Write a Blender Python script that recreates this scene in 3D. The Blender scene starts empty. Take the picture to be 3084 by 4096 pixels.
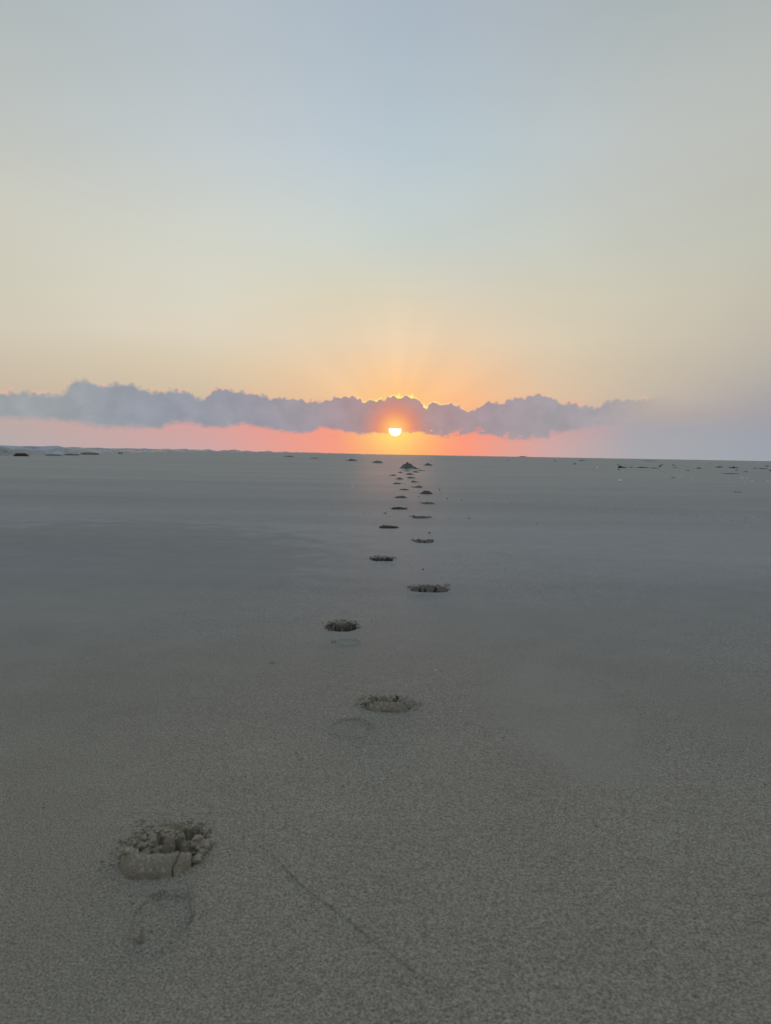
import bpy, math, random
import numpy as np
from mathutils import Matrix, Vector

# ------------------------------------------------------------------ camera
C = bpy.context.scene.collection
SC = bpy.context.scene
F = 2850.0                       # focal length in pixels of the 3084 x 4096 frame
EYE = Vector((0.0, 0.0, 0.5))
PITCH, ROLL = 4.62, 1.0          # degrees down, degrees of tilt
RM = Matrix.Rotation(math.radians(90 - PITCH), 3, 'X') @ Matrix.Rotation(math.radians(ROLL), 3, 'Z')
cd = bpy.data.cameras.new('camera')
cd.sensor_fit = 'VERTICAL'; cd.sensor_height = 36.0; cd.lens = F / 4096 * 36.0
cd.clip_start = 0.02; cd.clip_end = 20000
cd.dof.use_dof = True; cd.dof.focus_distance = 3.0; cd.dof.aperture_fstop = 12.0
cam = bpy.data.objects.new('camera', cd); C.objects.link(cam)
cam.matrix_world = Matrix.Translation(EYE) @ RM.to_4x4()
SC.camera = cam


def ray(px, py):
    return (RM @ Vector(((px - 1542) / F, (2048 - py) / F, -1.0))).normalized()


def azel(px, py):
    d = ray(px, py)
    return math.degrees(math.atan2(d.x, d.y)), math.degrees(math.asin(d.z))


SUN_AZ, SUN_EL = azel(1580.5, 1719)

# ------------------------------------------------------------------ exposure
SC.view_settings.view_transform = 'Standard'
SC.view_settings.look = 'None'
SC.view_settings.exposure = 0.0
SC.view_settings.gamma = 1.0


# ------------------------------------------------------------------ node helper
class NT:
    def __init__(s, tree):
        s.t = tree

    def n(s, typ, **kw):
        nd = s.t.nodes.new(typ)
        for k, v in kw.items():
            setattr(nd, k, v)
        return nd

    def put(s, sock, v):
        if hasattr(v, 'is_linked') or hasattr(v, 'links'):
            s.t.links.new(v, sock)
        elif isinstance(v, (tuple, list)) and len(v) == 3 and sock.type == 'RGBA':
            sock.default_value = (*v, 1)
        else:
            sock.default_value = v

    def m(s, op, a, b=0.0, c=0.0, clamp=False):
        nd = s.n('ShaderNodeMath', operation=op, use_clamp=clamp)
        s.put(nd.inputs[0], a); s.put(nd.inputs[1], b); s.put(nd.inputs[2], c)
        return nd.outputs[0]

    def ss(s, x, a, b):                      # smoothstep from a to b
        nd = s.n('ShaderNodeMapRange', interpolation_type='SMOOTHSTEP')
        s.put(nd.inputs[0], x); s.put(nd.inputs[1], a); s.put(nd.inputs[2], b)
        return nd.outputs[0]

    def lin(s, x, a, b, c=0.0, d=1.0, clamp=True):
        nd = s.n('ShaderNodeMapRange', clamp=clamp)
        for i, v in enumerate((x, a, b, c, d)):
            s.put(nd.inputs[i], v)
        return nd.outputs[0]

    def mix(s, f, a, b, mode='MIX'):
        nd = s.n('ShaderNodeMix', data_type='RGBA', blend_type=mode, clamp_factor=True)
        s.put(nd.inputs[0], f); s.put(nd.inputs[6], a); s.put(nd.inputs[7], b)
        return nd.outputs[2]

    def ramp(s, x, pts, interp='LINEAR'):
        nd = s.n('ShaderNodeValToRGB')
        cr = nd.color_ramp; cr.interpolation = interp
        while len(cr.elements) < len(pts):
            cr.elements.new(0.5)
        for e, (p, c) in zip(cr.elements, pts):
            e.position = p; e.color = (*c, 1)
        s.put(nd.inputs[0], x)
        return nd.outputs[0]

    def xyz(s, x, y, z):
        nd = s.n('ShaderNodeCombineXYZ')
        s.put(nd.inputs[0], x); s.put(nd.inputs[1], y); s.put(nd.inputs[2], z)
        return nd.outputs[0]

    def noise(s, vec, scale, detail=3.0, rough=0.5, dim='3D'):
        nd = s.n('ShaderNodeTexNoise', noise_dimensions=dim)
        s.put(nd.inputs['Vector'], vec)
        nd.inputs['Scale'].default_value = scale
        nd.inputs['Detail'].default_value = detail
        nd.inputs['Roughness'].default_value = rough
        return nd.outputs[0]

    def curve(s, x, pts):
        nd = s.n('ShaderNodeFloatCurve')
        cv = nd.mapping.curves[0]
        nd.mapping.use_clip = False
        pts = sorted(pts)
        while len(cv.points) < len(pts):
            cv.points.new(0.5, 0.5)
        for p, q in zip(cv.points, pts):
            p.location = q
        nd.mapping.update()
        s.put(nd.inputs['Value'], x)
        return nd.outputs[0]


def lin3(c):
    return tuple((v / 255 / 12.92 if v / 255 <= 0.04045 else ((v / 255 + 0.055) / 1.055) ** 2.4) for v in c)


# ------------------------------------------------------------------ world: dusk sky with a low bank of cumulus
W = bpy.data.worlds.new('World'); SC.world = W; W.use_nodes = True
wt = W.node_tree; wt.nodes.clear()
k = NT(wt)
tc = k.n('ShaderNodeTexCoord')
sep = k.n('ShaderNodeSeparateXYZ'); k.put(sep.inputs[0], tc.outputs['Generated'])
X, Y, Z = sep.outputs
EL = k.m('MULTIPLY', k.m('ARCSINE', Z), 57.29578)
AZ = k.m('MULTIPLY', k.m('ARCTAN2', X, Y), 57.29578)
ELN = k.m('POWER', k.m('DIVIDE', k.m('MAXIMUM', EL, 0.0), 90.0), 0.5)     # finer steps near the horizon

AZS = [-28, -14, -4, 0.7, 6, 13, 19, 28]
ROWS = [
 (0,   [(178,170,170),(202,168,165),(242,154,132),(255,160,100),(246,152,126),(200,168,166),(169,168,173),(157,163,171)]),
 (1,   [(184,170,168),(210,165,162),(244,154,132),(255,178,105),(250,152,126),(203,167,164),(168,167,172),(156,162,171)]),
 (2.2, [(188,168,165),(214,162,157),(242,148,132),(255,190,115),(250,145,125),(205,160,160),(168,165,171),(157,160,169)]),
 (3.2, [(195,178,160),(205,180,155),(240,185,140),(255,180,120),(245,180,135),(215,180,155),(180,168,162),(163,160,165)]),
 (4.5, [(200,185,165),(208,190,164),(238,195,153),(253,186,132),(248,188,140),(220,190,160),(196,182,165),(168,164,165)]),
 (6.5, [(203,192,172),(215,199,173),(234,200,162),(247,201,155),(238,196,156),(216,195,168),(199,187,168),(180,174,165)]),
 (9,   [(208,200,183),(219,209,189),(226,208,180),(236,210,178),(228,205,176),(215,202,178),(204,194,174),(188,181,168)]),
 (12,  [(206,202,186),(214,211,195),(216,208,185),(218,208,184),(214,205,185),(208,202,182),(203,198,180),(192,188,173)]),
 (16,  [(203,202,190),(206,208,198),(202,208,200),(198,206,200),(198,204,198),(198,202,192),(194,196,186),(190,191,180)]),
 (22,  [(188,193,190),(192,200,203),(188,200,208),(184,198,206),(184,198,203),(188,196,198),(189,193,190),(187,190,184)]),
 (30,  [(172,181,183),(177,187,194),(174,187,198),(172,186,198),(174,185,195),(172,182,187),(171,180,181),(170,177,176)]),
 (40,  [(160,171,180)]*8),
 (65,  [(168,180,192)]*8),
 (90,  [(168,180,194)]*8),
]
base = None
for i, a in enumerate(AZS):
    col = k.ramp(ELN, [(math.sqrt(e / 90), lin3(r[i])) for e, r in ROWS])
    base = col if base is None else k.mix(k.lin(AZ, AZS[i - 1], a), base, col)
# the sky away from the sunset
back = k.ramp(ELN, [(0, lin3((128, 132, 142))), (math.sqrt(10 / 90), lin3((146, 142, 150))),
                    (math.sqrt(25 / 90), lin3((144, 150, 162))), (math.sqrt(50 / 90), lin3((150, 163, 180))), (1, lin3((168, 180, 194)))])
base = k.mix(k.ss(k.m('ABSOLUTE', AZ), 38, 110), base, back)

# sun-centred coordinates
dA = k.m('SUBTRACT', AZ, SUN_AZ)
dE = k.m('SUBTRACT', EL, SUN_EL)
R = k.m('SQRT', k.m('ADD', k.m('MULTIPLY', dA, dA), k.m('MULTIPLY', dE, dE)))
# faint crepuscular rays fanning up from behind the cloud
ang = k.m('ARCTAN2', dE, dA)
rn = k.noise(k.xyz(k.m('MULTIPLY', ang, 1.0), 0.0, 0.0), 2.3, 2.0, 0.5)
rfade = k.m('MULTIPLY', k.ss(R, 2.0, 4.0), k.m('SUBTRACT', 1.0, k.ss(R, 4.0, 13.0)))
rmul = k.m('ADD', 1.0, k.m('MULTIPLY', k.m('MULTIPLY', k.m('SUBTRACT', rn, 0.5), 0.24), rfade))
hz = k.n('ShaderNodeVectorMath', operation='SCALE')
k.put(hz.inputs[0], base); k.put(hz.inputs[3], rmul)
base = hz.outputs[0]
# soft unevenness of thin high haze
vn = k.noise(k.xyz(k.m('MULTIPLY', AZ, 0.028), k.m('MULTIPLY', EL, 0.09), 3.0), 1.0, 3.0, 0.5)
hz = k.n('ShaderNodeVectorMath', operation='SCALE')
k.put(hz.inputs[0], base); k.put(hz.inputs[3], k.lin(vn, 0.25, 0.75, 0.97, 1.03))
base = hz.outputs[0]
# glow in the clear strip round the disc
gl = k.m('EXPONENT', k.m('MULTIPLY', k.m('DIVIDE', R, 1.5), -1.0))
base = k.mix(k.m('MULTIPLY', gl, 1.0), base, lin3((255, 238, 130)))

# cloud bank outline, read off as heights (degrees) over bearing
TOP = [(0,850),(60,848),(110,852),(132,852),(150,832),(180,822),(205,830),(225,836),(245,829),(275,829),(300,836),(318,843),(340,847),(352,846),
       (380,843),(410,850),(435,862),(455,846),(475,840),(510,844),(540,848),(565,854),(590,860),(620,861),(640,862),(665,866),(690,868),
       (715,859),(740,857),(757,856),(775,863),(805,866),(825,864),(840,858),(860,855),(880,855),(897,858),(908,868),(918,880),(930,871),
       (950,870),(980,873),(1000,883),(1014,888),(1040,876),(1065,868),(1080,872),(1100,862),(1130,860),(1160,853),(1185,859),(1210,868),
       (1240,871),(1262,876),(1288,881),(1305,870),(1330,863),(1350,862),(1380,864),(1410,859),(1440,850),(1500,840),(1600,828),(1665,820)]
BOT = [(0,906),(60,909),(120,912),(180,920),(240,927),(300,928),(345,928),(368,918),(420,918),(440,925),(480,927),(500,921),(530,920),
       (560,924),(600,932),(640,937),(672,934),(700,926),(730,930),(780,938),(820,936),(848,937),(875,934),(900,935),(925,938),(945,944),
       (965,949),(990,942),(1010,938),(1050,940),(1080,946),(1110,950),(1150,950),(1182,950),(1192,940),(1220,936),(1260,930),(1300,925),
       (1400,930),(1500,940),(1665,950)]


def curve_of(pts, sub=1):
    out = []
    for x, y in pts:
        a, e = azel(x * 1.8523, y * 1.8523)
        out.append(((a + 32) / 64, e / 6))
    return out


AN = k.m('DIVIDE', k.m('ADD', AZ, 32.0), 64.0, clamp=True)
topc = k.m('MULTIPLY', k.curve(AN, curve_of(TOP)), 6.0)
botc = k.m('MULTIPLY', k.curve(AN, curve_of(BOT)), 6.0)
P2 = k.xyz(AZ, EL, 0.0)
n1 = k.m('SUBTRACT', k.noise(P2, 2.4, 3.0, 0.5), 0.5)
vo = k.n('ShaderNodeTexVoronoi', feature='SMOOTH_F1', voronoi_dimensions='2D')
k.put(vo.inputs['Vector'], P2); vo.inputs['Scale'].default_value = 2.2
vb = k.m('SUBTRACT', 0.32, vo.outputs['Distance'])
puff = k.m('ADD', k.m('MULTIPLY', n1, 0.20), k.m('MULTIPLY', vb, 0.45))
n2 = k.m('SUBTRACT', k.noise(k.xyz(AZ, k.m('MULTIPLY', EL, 1.6), 7.0), 1.6, 6.0, 0.68), 0.5)
offs = k.m('ABSOLUTE', k.m('SUBTRACT', AZ, 2.0))
softT = k.lin(offs, 4.0, 24.0, 0.09, 0.40)
tEdge = k.m('SUBTRACT', k.m('ADD', topc, puff), EL)                       # > 0 under the cloud top
bEdge = k.m('SUBTRACT', EL, k.m('ADD', botc, k.m('MULTIPLY', n2, 0.75)))  # > 0 over the cloud base
mT = k.lin(tEdge, k.m('MULTIPLY', softT, -0.5), k.m('MULTIPLY', softT, 0.5))
mB = k.lin(bEdge, -0.05, k.lin(offs, 3.0, 22.0, 0.14, 0.45))
cm = k.m('MULTIPLY', mT, mB)
# ragged pink openings low in the bank, right of the sun
gp = k.ss(k.noise(k.xyz(AZ, k.m('MULTIPLY', EL, 1.5), 21.0), 1.3, 5.0, 0.66), 0.50, 0.60)
gw = k.m('MULTIPLY', k.m('SUBTRACT', 1.0, k.ss(bEdge, 0.25, 0.75)), k.m('MULTIPLY', k.ss(AZ, 1.5, 3.2), k.m('SUBTRACT', 1.0, k.ss(AZ, 12.0, 17.0))))
cm = k.m('MULTIPLY', cm, k.m('SUBTRACT', 1.0, k.m('MULTIPLY', k.m('MULTIPLY', gp, gw), 0.8)))
rf = k.m('SUBTRACT', 1.0, k.ss(AZ, 16.0, 22.5))
cm = k.m('MULTIPLY', cm, rf)
cloudc = k.ramp(AN, [((a + 32) / 64, lin3(c)) for a, c in
    [(-32, (155,160,163)), (-25, (154,160,165)), (-19, (148,154,165)), (-12, (150,152,163)), (-6, (158,151,160)), (-2, (168,145,150)),
     (0.7, (180,144,143)), (4, (170,146,150)), (8, (163,151,158)), (13, (160,156,162)), (19, (165,160,165)), (32, (160,161,168))]])
cn = k.noise(P2, 0.55, 4.0, 0.55)
hz = k.n('ShaderNodeVectorMath', operation='SCALE')
k.put(hz.inputs[0], cloudc); k.put(hz.inputs[3], k.lin(cn, 0.25, 0.75, 0.90, 1.10))
cloudc = hz.outputs[0]
# lit haze inside the bank round the sun
R2 = k.m('SQRT', k.m('ADD', k.m('MULTIPLY', dA, dA), k.m('MULTIPLY', k.m('MULTIPLY', dE, dE), 1.1)))
cloudc = k.mix(k.m('MULTIPLY', k.m('SUBTRACT', 1.0, k.ss(R2, 0.2, 3.1)), 0.95), cloudc, lin3((246, 122, 98)))
cloudc = k.mix(k.m('MULTIPLY', k.m('SUBTRACT', 1.0, k.ss(R2, 0.1, 1.7)), 0.85), cloudc, lin3((255, 176, 112)))
sky = k.mix(cm, base, cloudc)
# bright rims on the tops near the sun, pale pink rims farther away
rn2 = k.noise(P2, 1.25, 3.0, 0.6)
rimw = k.lin(offs, 0.0, 9.0, 0.16, 0.10)
rim = k.m('MULTIPLY', k.lin(tEdge, k.m('MULTIPLY', rimw, -1.0), k.m('MULTIPLY', rimw, -0.35)),
          k.m('SUBTRACT', 1.0, k.lin(tEdge, -0.02, 0.06)))
dAr = k.m('ABSOLUTE', k.m('SUBTRACT', dA, 0.4))
rs = k.m('MULTIPLY', k.m('SUBTRACT', 1.0, k.ss(dAr, 1.5, 8.0)), k.ss(rn2, 0.34, 0.50))
rim1 = k.m('MULTIPLY', rim, rs)
sky = k.mix(rim1, sky, k.mix(k.ss(dAr, 1.2, 4.5), lin3((255, 248, 140)), lin3((255, 205, 165))))
pk = k.m('MULTIPLY', k.ss(k.noise(P2, 0.8, 2.0, 0.5), 0.52, 0.60),
         k.m('MULTIPLY', k.lin(tEdge, -0.35, -0.1), k.m('SUBTRACT', 1.0, k.lin(tEdge, -0.08, 0.08))))
pk = k.m('MULTIPLY', pk, k.m('MULTIPLY', k.ss(offs, 6.0, 10.0), k.m('MULTIPLY', rf, 0.75)))
sky = k.mix(pk, sky, lin3((232, 180, 160)))
# the disc, its upper half hidden by the cloud base
disc = k.m('SUBTRACT', 1.0, k.lin(R, 0.46, 0.52))
cut = k.m('SUBTRACT', 1.0, k.lin(k.m('ADD', dE, k.m('MULTIPLY', n1, 0.12)), 0.06, 0.12))
dm = k.m('MULTIPLY', disc, cut)
halo = k.m('MULTIPLY', k.m('EXPONENT', k.m('MULTIPLY', k.m('MAXIMUM', k.m('SUBTRACT', R, 0.4), 0.0), -1.5)), 0.62)
sky = k.mix(halo, sky, lin3((255, 214, 120)))
sky = k.mix(dm, sky, (1.9, 1.85, 1.7))
# below the horizon: dull sea haze
sky = k.mix(k.m('SUBTRACT', 1.0, k.ss(EL, -1.2, -0.1)), sky, lin3((130, 135, 140)))
# physical sky in small measure under the painted dusk colours
nish = k.n('ShaderNodeTexSky', sky_type='NISHITA', sun_disc=False)
nish.sun_elevation = math.radians(SUN_EL); nish.sun_rotation = math.radians(SUN_AZ)
nish.air_density = 1.5; nish.dust_density = 3.0
bg1 = k.n('ShaderNodeBackground'); k.put(bg1.inputs[0], sky); bg1.inputs[1].default_value = 1.01
bg2 = k.n('ShaderNodeBackground'); k.put(bg2.inputs[0], nish.outputs[0]); bg2.inputs[1].default_value = 0.0015
ad = k.n('ShaderNodeAddShader'); k.put(ad.inputs[0], bg1.outputs[0]); k.put(ad.inputs[1], bg2.outputs[0])
wo = k.n('ShaderNodeOutputWorld'); k.put(wo.inputs[0], ad.outputs[0])
W.cycles.sampling_method = 'MANUAL'; W.cycles.sample_map_resolution = 1024

# ------------------------------------------------------------------ sun lamp, weak and orange behind the cloud
ld = bpy.data.lights.new('sun', 'SUN')
ld.energy = 0.18; ld.angle = math.radians(6.0); ld.color = (1.0, 0.40, 0.24)
sun = bpy.data.objects.new('sun', ld); C.objects.link(sun)
sd = ray(1580.5, 1719)
sun.rotation_euler = sd.to_track_quat('Z', 'Y').to_euler()


# ------------------------------------------------------------------ terrain
def smooth(t):
    t = np.clip(t, 0, 1)
    return t * t * (3 - 2 * t)


_ty = np.arange(-50, 400, 0.25)
_tz = np.interp(_ty, [-50, 5, 10, 18, 26, 40, 60, 90, 400], [0, 0, .03, .10, .19, .345, .482, .492, .492])
_kern = np.hanning(25); _kern /= _kern.sum()
_tz = np.convolve(np.pad(_tz, 12, mode='edge'), _kern, 'valid')
SHORE = -14.5


def h0(x, y):
    """the height of the undisturbed beach"""
    x = np.asarray(x, float); y = np.asarray(y, float)
    z = np.interp(y, _ty, _tz)
    z = z + 0.006 * smooth((y - 3) / 6) * (np.sin(0.9 * y + 0.35 * x + 1) + 0.7 * np.sin(0.37 * y - 0.21 * x + 2.2) * smooth((60 - y) / 20))* smooth((80 - y) / 30)
    z = z + 0.0016 * np.sin(2.3 * x + 1.1 * y) * np.sin(1.7 * y - 0.8 * x)
    wob = 0.8 * np.sin(y * 0.11) + 0.5 * np.sin(y * 0.043 + 1)
    z = z - 0.9 * smooth((SHORE + wob - x) / 9.0)
    return z


def ground_at(px, py):
    d = ray(px, py)
    t, step = 0.2, 0.01
    while t < 400:
        p = EYE + d * t
        if p.z < float(h0(p.x, p.y)):
            break
        t += step * (1 + t)
    lo, hi = t - step * (1 + t) * 1.2, t
    for _ in range(40):
        mid = (lo + hi) / 2; p = EYE + d * mid
        if p.z < float(h0(p.x, p.y)): hi = mid
        else: lo = mid
    p = EYE + d * hi
    return p.x, p.y


def depth_of(x, y):
    return -(RM.transposed() @ (Vector((x, y, float(h0(x, y)))) - EYE)).z


def vnoise(x, y, seed=0):
    xi = np.floor(x).astype(np.int64); yi = np.floor(y).astype(np.int64)
    fx = x - xi; fy = y - yi
    fx = fx * fx * (3 - 2 * fx); fy = fy * fy * (3 - 2 * fy)

    def hsh(a, b):
        n = (a * 374761393 + b * 668265263 + seed * 974634777) & 0xFFFFFFFF
        n = ((n ^ (n >> 13)) * 1274126177) & 0xFFFFFFFF
        n = (n ^ (n >> 16)) & 0xFFFFFFFF
        return n / 4294967295.0
    a = hsh(xi, yi); b = hsh(xi + 1, yi); c = hsh(xi, yi + 1); d = hsh(xi + 1, yi + 1)
    return (a + (b - a) * fx) * (1 - fy) + (c + (d - c) * fx) * fy


def fbm(x, y, seed=0, octv=4, rough=0.55):
    s = 0; a = 1; t = 0
    for i in range(octv):
        s = s + a * vnoise(x * 2 ** i + 17.3 * i, y * 2 ** i - 9.1 * i, seed + i)
        t += a; a *= rough
    return s / t - 0.5


# ------------------------------------------------------------------ materials
def new_mat(name):
    m = bpy.data.materials.new(name); m.use_nodes = True
    m.node_tree.nodes.clear()
    return m, NT(m.node_tree)


def sand_mat(name, c1, c2, disturbed=False, lit=1.0):
    m, q = new_mat(name)
    geo = q.n('ShaderNodeNewGeometry')
    pos = geo.outputs['Position']
    big = q.noise(pos, 0.35, 4.0, 0.55)
    mid = q.noise(pos, 7.0, 4.0, 0.6)
    gr = q.noise(pos, 400.0, 1.0, 0.6)
    gr2 = q.noise(pos, 90.0, 4.0, 0.7)
    spy = q.n('ShaderNodeSeparateXYZ'); q.put(spy.inputs[0], pos)
    # olive sand turns blue-grey up the beach: sky reflection painted into the colour
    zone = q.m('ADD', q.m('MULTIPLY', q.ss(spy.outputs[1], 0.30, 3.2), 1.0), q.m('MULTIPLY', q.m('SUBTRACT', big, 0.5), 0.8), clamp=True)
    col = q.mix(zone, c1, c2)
    if not disturbed:
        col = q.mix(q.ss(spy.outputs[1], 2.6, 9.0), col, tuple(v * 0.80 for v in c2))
    if disturbed:
        keep = 1.0; ga = 0.35
    else:
        w = q.m('MULTIPLY', q.m('SUBTRACT', q.noise(pos, 4.5, 4.0, 0.6), 0.5), 1.1)
        rr = []
        for sx, sy, ra, rb in SMOOTH:
            ax = q.m('DIVIDE', q.m('SUBTRACT', spy.outputs[0], sx), ra)
            ay = q.m('DIVIDE', q.m('SUBTRACT', spy.outputs[1], sy), rb)
            rr.append(q.m('ADD', q.m('SQRT', q.m('ADD', q.m('MULTIPLY', ax, ax), q.m('MULTIPLY', ay, ay))), w))
        keep = q.m('MULTIPLY', q.ss(rr[0], 0.62, 1.12), q.ss(rr[1], 0.62, 1.10))
        ga = q.lin(keep, 0, 1, 0.4, 1.0)
    f = q.m('ADD', q.m('MULTIPLY', q.m('SUBTRACT', mid, 0.5), 0.22), 1.0)
    f = q.m('MULTIPLY', f, q.m('ADD', q.m('MULTIPLY', q.m('MULTIPLY', q.m('SUBTRACT', gr, 0.5), 1.85), ga), 1.0))
    f = q.m('MULTIPLY', f, q.m('ADD', q.m('MULTIPLY', q.m('MULTIPLY', q.m('SUBTRACT', gr2, 0.5), 0.4), ga), 1.0))
    # long damp streaks lying across the beach
    sp = q.n('ShaderNodeSeparateXYZ'); q.put(sp.inputs[0], pos)
    st = q.noise(q.xyz(q.m('MULTIPLY', sp.outputs[0], 0.12), q.m('MULTIPLY', sp.outputs[1], 0.8), 0.0), 1.0, 4.0, 0.55)
    f = q.m('MULTIPLY', f, q.lin(st, 0.3, 0.7, 0.90, 1.08))
    sc = q.n('ShaderNodeVectorMath', operation='SCALE'); q.put(sc.inputs[0], col); q.put(sc.inputs[3], f)
    if disturbed:      # drier, paler crumbs among the turned sand
        dry = q.ss(q.noise(pos, 210.0, 2.0, 0.6), 0.54, 0.66)
        mx = q.mix(q.m('MULTIPLY', dry, 0.65), sc.outputs[0], tuple(v * 1.75 for v in c1))
        sc = q.n('ShaderNodeVectorMath', operation='SCALE'); q.put(sc.inputs[0], mx); sc.inputs[3].default_value = 1.0
    # sparse dark grains and shell grit
    vo = q.n('ShaderNodeTexVoronoi'); q.put(vo.inputs['Vector'], pos); vo.inputs['Scale'].default_value = 42.0
    sp2 = q.m('MULTIPLY', q.m('SUBTRACT', 1.0, q.lin(vo.outputs['Distance'], 0.05, 0.11)), q.ss(q.noise(pos, 9.0, 1.0), 0.55, 0.62))
    col = q.mix(q.m('MULTIPLY', sp2, 0.6), sc.outputs[0], (0.045, 0.035, 0.028))
    b = q.n('ShaderNodeBsdfPrincipled')
    q.put(b.inputs['Base Color'], col)
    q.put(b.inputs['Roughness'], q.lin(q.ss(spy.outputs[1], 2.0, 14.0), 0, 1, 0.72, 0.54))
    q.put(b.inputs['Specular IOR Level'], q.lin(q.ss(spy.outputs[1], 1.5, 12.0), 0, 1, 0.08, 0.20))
    # grain relief; the swash left two smoothed, tightly packed areas
    n1 = q.noise(pos, 170.0, 3.0, 0.62)
    n2 = q.noise(pos, 420.0, 2.0, 0.6)
    n3 = q.noise(pos, 30.0, 3.0, 0.55)
    hgt = q.m('ADD', q.m('ADD', q.m('MULTIPLY', n1, 1.0), q.m('MULTIPLY', n2, 0.35)), q.m('MULTIPLY', n3, 0.6))
    bp = q.n('ShaderNodeBump'); q.put(bp.inputs['Height'], hgt)
    bp.inputs['Distance'].default_value = 0.013
    if disturbed:
        bp.inputs['Strength'].default_value = 0.30
    else:
        tone = q.n('ShaderNodeVectorMath', operation='SCALE'); q.put(tone.inputs[0], col); q.put(tone.inputs[3], q.lin(q.m('MULTIPLY', keep, keep), 0, 1, 0.80, 1.0))
        q.put(b.inputs['Base Color'], tone.outputs[0])
        q.put(bp.inputs['Strength'], q.m('MULTIPLY', q.lin(keep, 0.0, 1.0, 0.30, 0.85), q.lin(q.ss(sp.outputs[1], 1.5, 5.0), 0, 1, 1.0, 0.12)))
    q.put(b.inputs['Normal'], bp.outputs[0])
    o = q.n('ShaderNodeOutputMaterial'); q.put(o.inputs[0], b.outputs[0])
    return m


SMOOTH = [(-1.75, 3.0, 1.62, 2.05), (0.345, 1.36, 0.17, 0.34)]
M = {}
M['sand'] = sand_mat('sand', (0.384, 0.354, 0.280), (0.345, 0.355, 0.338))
M['turned'] = sand_mat('turned_sand', (0.315, 0.284, 0.206), (0.320, 0.295, 0.232), disturbed=True)
M['crumbled'] = sand_mat('crumbled_shaded_sand', (0.240, 0.212, 0.150), (0.225, 0.200, 0.150), disturbed=True)  # rubble toned darker, standing in for shade in its crevices
M['shaded'] = sand_mat('shaded_turned_sand', (0.15, 0.130, 0.100), (0.135, 0.122, 0.106), disturbed=True)  # shade of backlit walls and pits put into the sand colour


def simple_mat(name, c1, c2, scale, rough=0.7, bump=0.0, bscale=60.0):
    m, q = new_mat(name)
    t = q.n('ShaderNodeTexCoord')
    f = q.noise(t.outputs['Object'], scale, 4.0, 0.6)
    b = q.n('ShaderNodeBsdfPrincipled')
    q.put(b.inputs['Base Color'], q.mix(q.ss(f, 0.35, 0.65), c1, c2))
    b.inputs['Roughness'].default_value = rough
    if bump:
        bp = q.n('ShaderNodeBump'); q.put(bp.inputs['Height'], q.noise(t.outputs['Object'], bscale, 4.0, 0.6))
        bp.inputs['Distance'].default_value = bump
        q.put(b.inputs['Normal'], bp.outputs[0])
    o = q.n('ShaderNodeOutputMaterial'); q.put(o.inputs[0], b.outputs[0])
    return m


M['weed'] = simple_mat('dried_seaweed', (0.018, 0.014, 0.010), (0.055, 0.042, 0.028), 14, 0.85, 0.01, 50)
M['wood'] = simple_mat('driftwood', (0.05, 0.040, 0.032), (0.11, 0.09, 0.07), 20, 0.8, 0.004, 80)
M['shell'] = simple_mat('shell', (0.80, 0.78, 0.74), (0.88, 0.87, 0.84), 60, 0.4, 0.001, 200)
M['grey_weed'] = simple_mat('sandy_weed', (0.10, 0.10, 0.088), (0.19, 0.19, 0.17), 14, 0.85, 0.01, 50)
M['stone'] = simple_mat('pebble', (0.035, 0.032, 0.030), (0.07, 0.06, 0.05), 60, 0.6, 0.001, 200)

m, q = new_mat('sea_water')
geo = q.n('ShaderNodeNewGeometry'); sp = q.n('ShaderNodeSeparateXYZ'); q.put(sp.inputs[0], geo.outputs['Position'])
fn = q.noise(q.xyz(sp.outputs[0], q.m('MULTIPLY', sp.outputs[1], 0.35), sp.outputs[2]), 0.55, 5.0, 0.65)
foam = q.ss(q.m('ADD', fn, q.m('MULTIPLY', sp.outputs[2], 0.16)), 0.52, 0.68)
b = q.n('ShaderNodeBsdfPrincipled')
q.put(b.inputs['Base Color'], q.mix(foam, (0.075, 0.10, 0.115), (0.50, 0.54, 0.58)))
q.put(b.inputs['Roughness'], q.lin(foam, 0, 1, 0.22, 0.8))
bp = q.n('ShaderNodeBump'); q.put(bp.inputs['Height'], q.noise(geo.outputs['Position'], 1.3, 5.0, 0.65)); bp.inputs['Distance'].default_value = 0.25
q.put(b.inputs['Normal'], bp.outputs[0])
o = q.n('ShaderNodeOutputMaterial'); q.put(o.inputs[0], b.outputs[0])
M['sea'] = m


# ------------------------------------------------------------------ object helpers
def mesh_obj(name, verts, faces, mat, parent=None, smooth_=True):
    me = bpy.data.meshes.new(name)
    verts = np.asarray(verts, dtype=np.float32); faces = np.asarray(faces, dtype=np.int32)
    me.vertices.add(len(verts)); me.vertices.foreach_set('co', verts.ravel())
    nk = faces.shape[1]
    me.loops.add(faces.size); me.loops.foreach_set('vertex_index', faces.ravel())
    me.polygons.add(len(faces))
    me.polygons.foreach_set('loop_start', np.arange(0, faces.size, nk, dtype=np.int32))
    me.polygons.foreach_set('loop_total', np.full(len(faces), nk, dtype=np.int32))
    if smooth_:
        me.polygons.foreach_set('use_smooth', np.ones(len(faces), dtype=bool))
    me.update(calc_edges=True); me.validate()
    me.materials.append(mat)
    o = bpy.data.objects.new(name, me); C.objects.link(o)
    if parent: o.parent = parent
    return o


def compact(V, Fq):
    used = np.unique(Fq)
    remap = np.full(len(V), -1, dtype=np.int64); remap[used] = np.arange(len(used))
    return V[used], remap[Fq]


def tag(o, label=None, cat=None, group=None, kind=None):
    if label: o['label'] = label
    if cat: o['category'] = cat
    if group: o['group'] = group
    if kind: o['kind'] = kind
    return o


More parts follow.
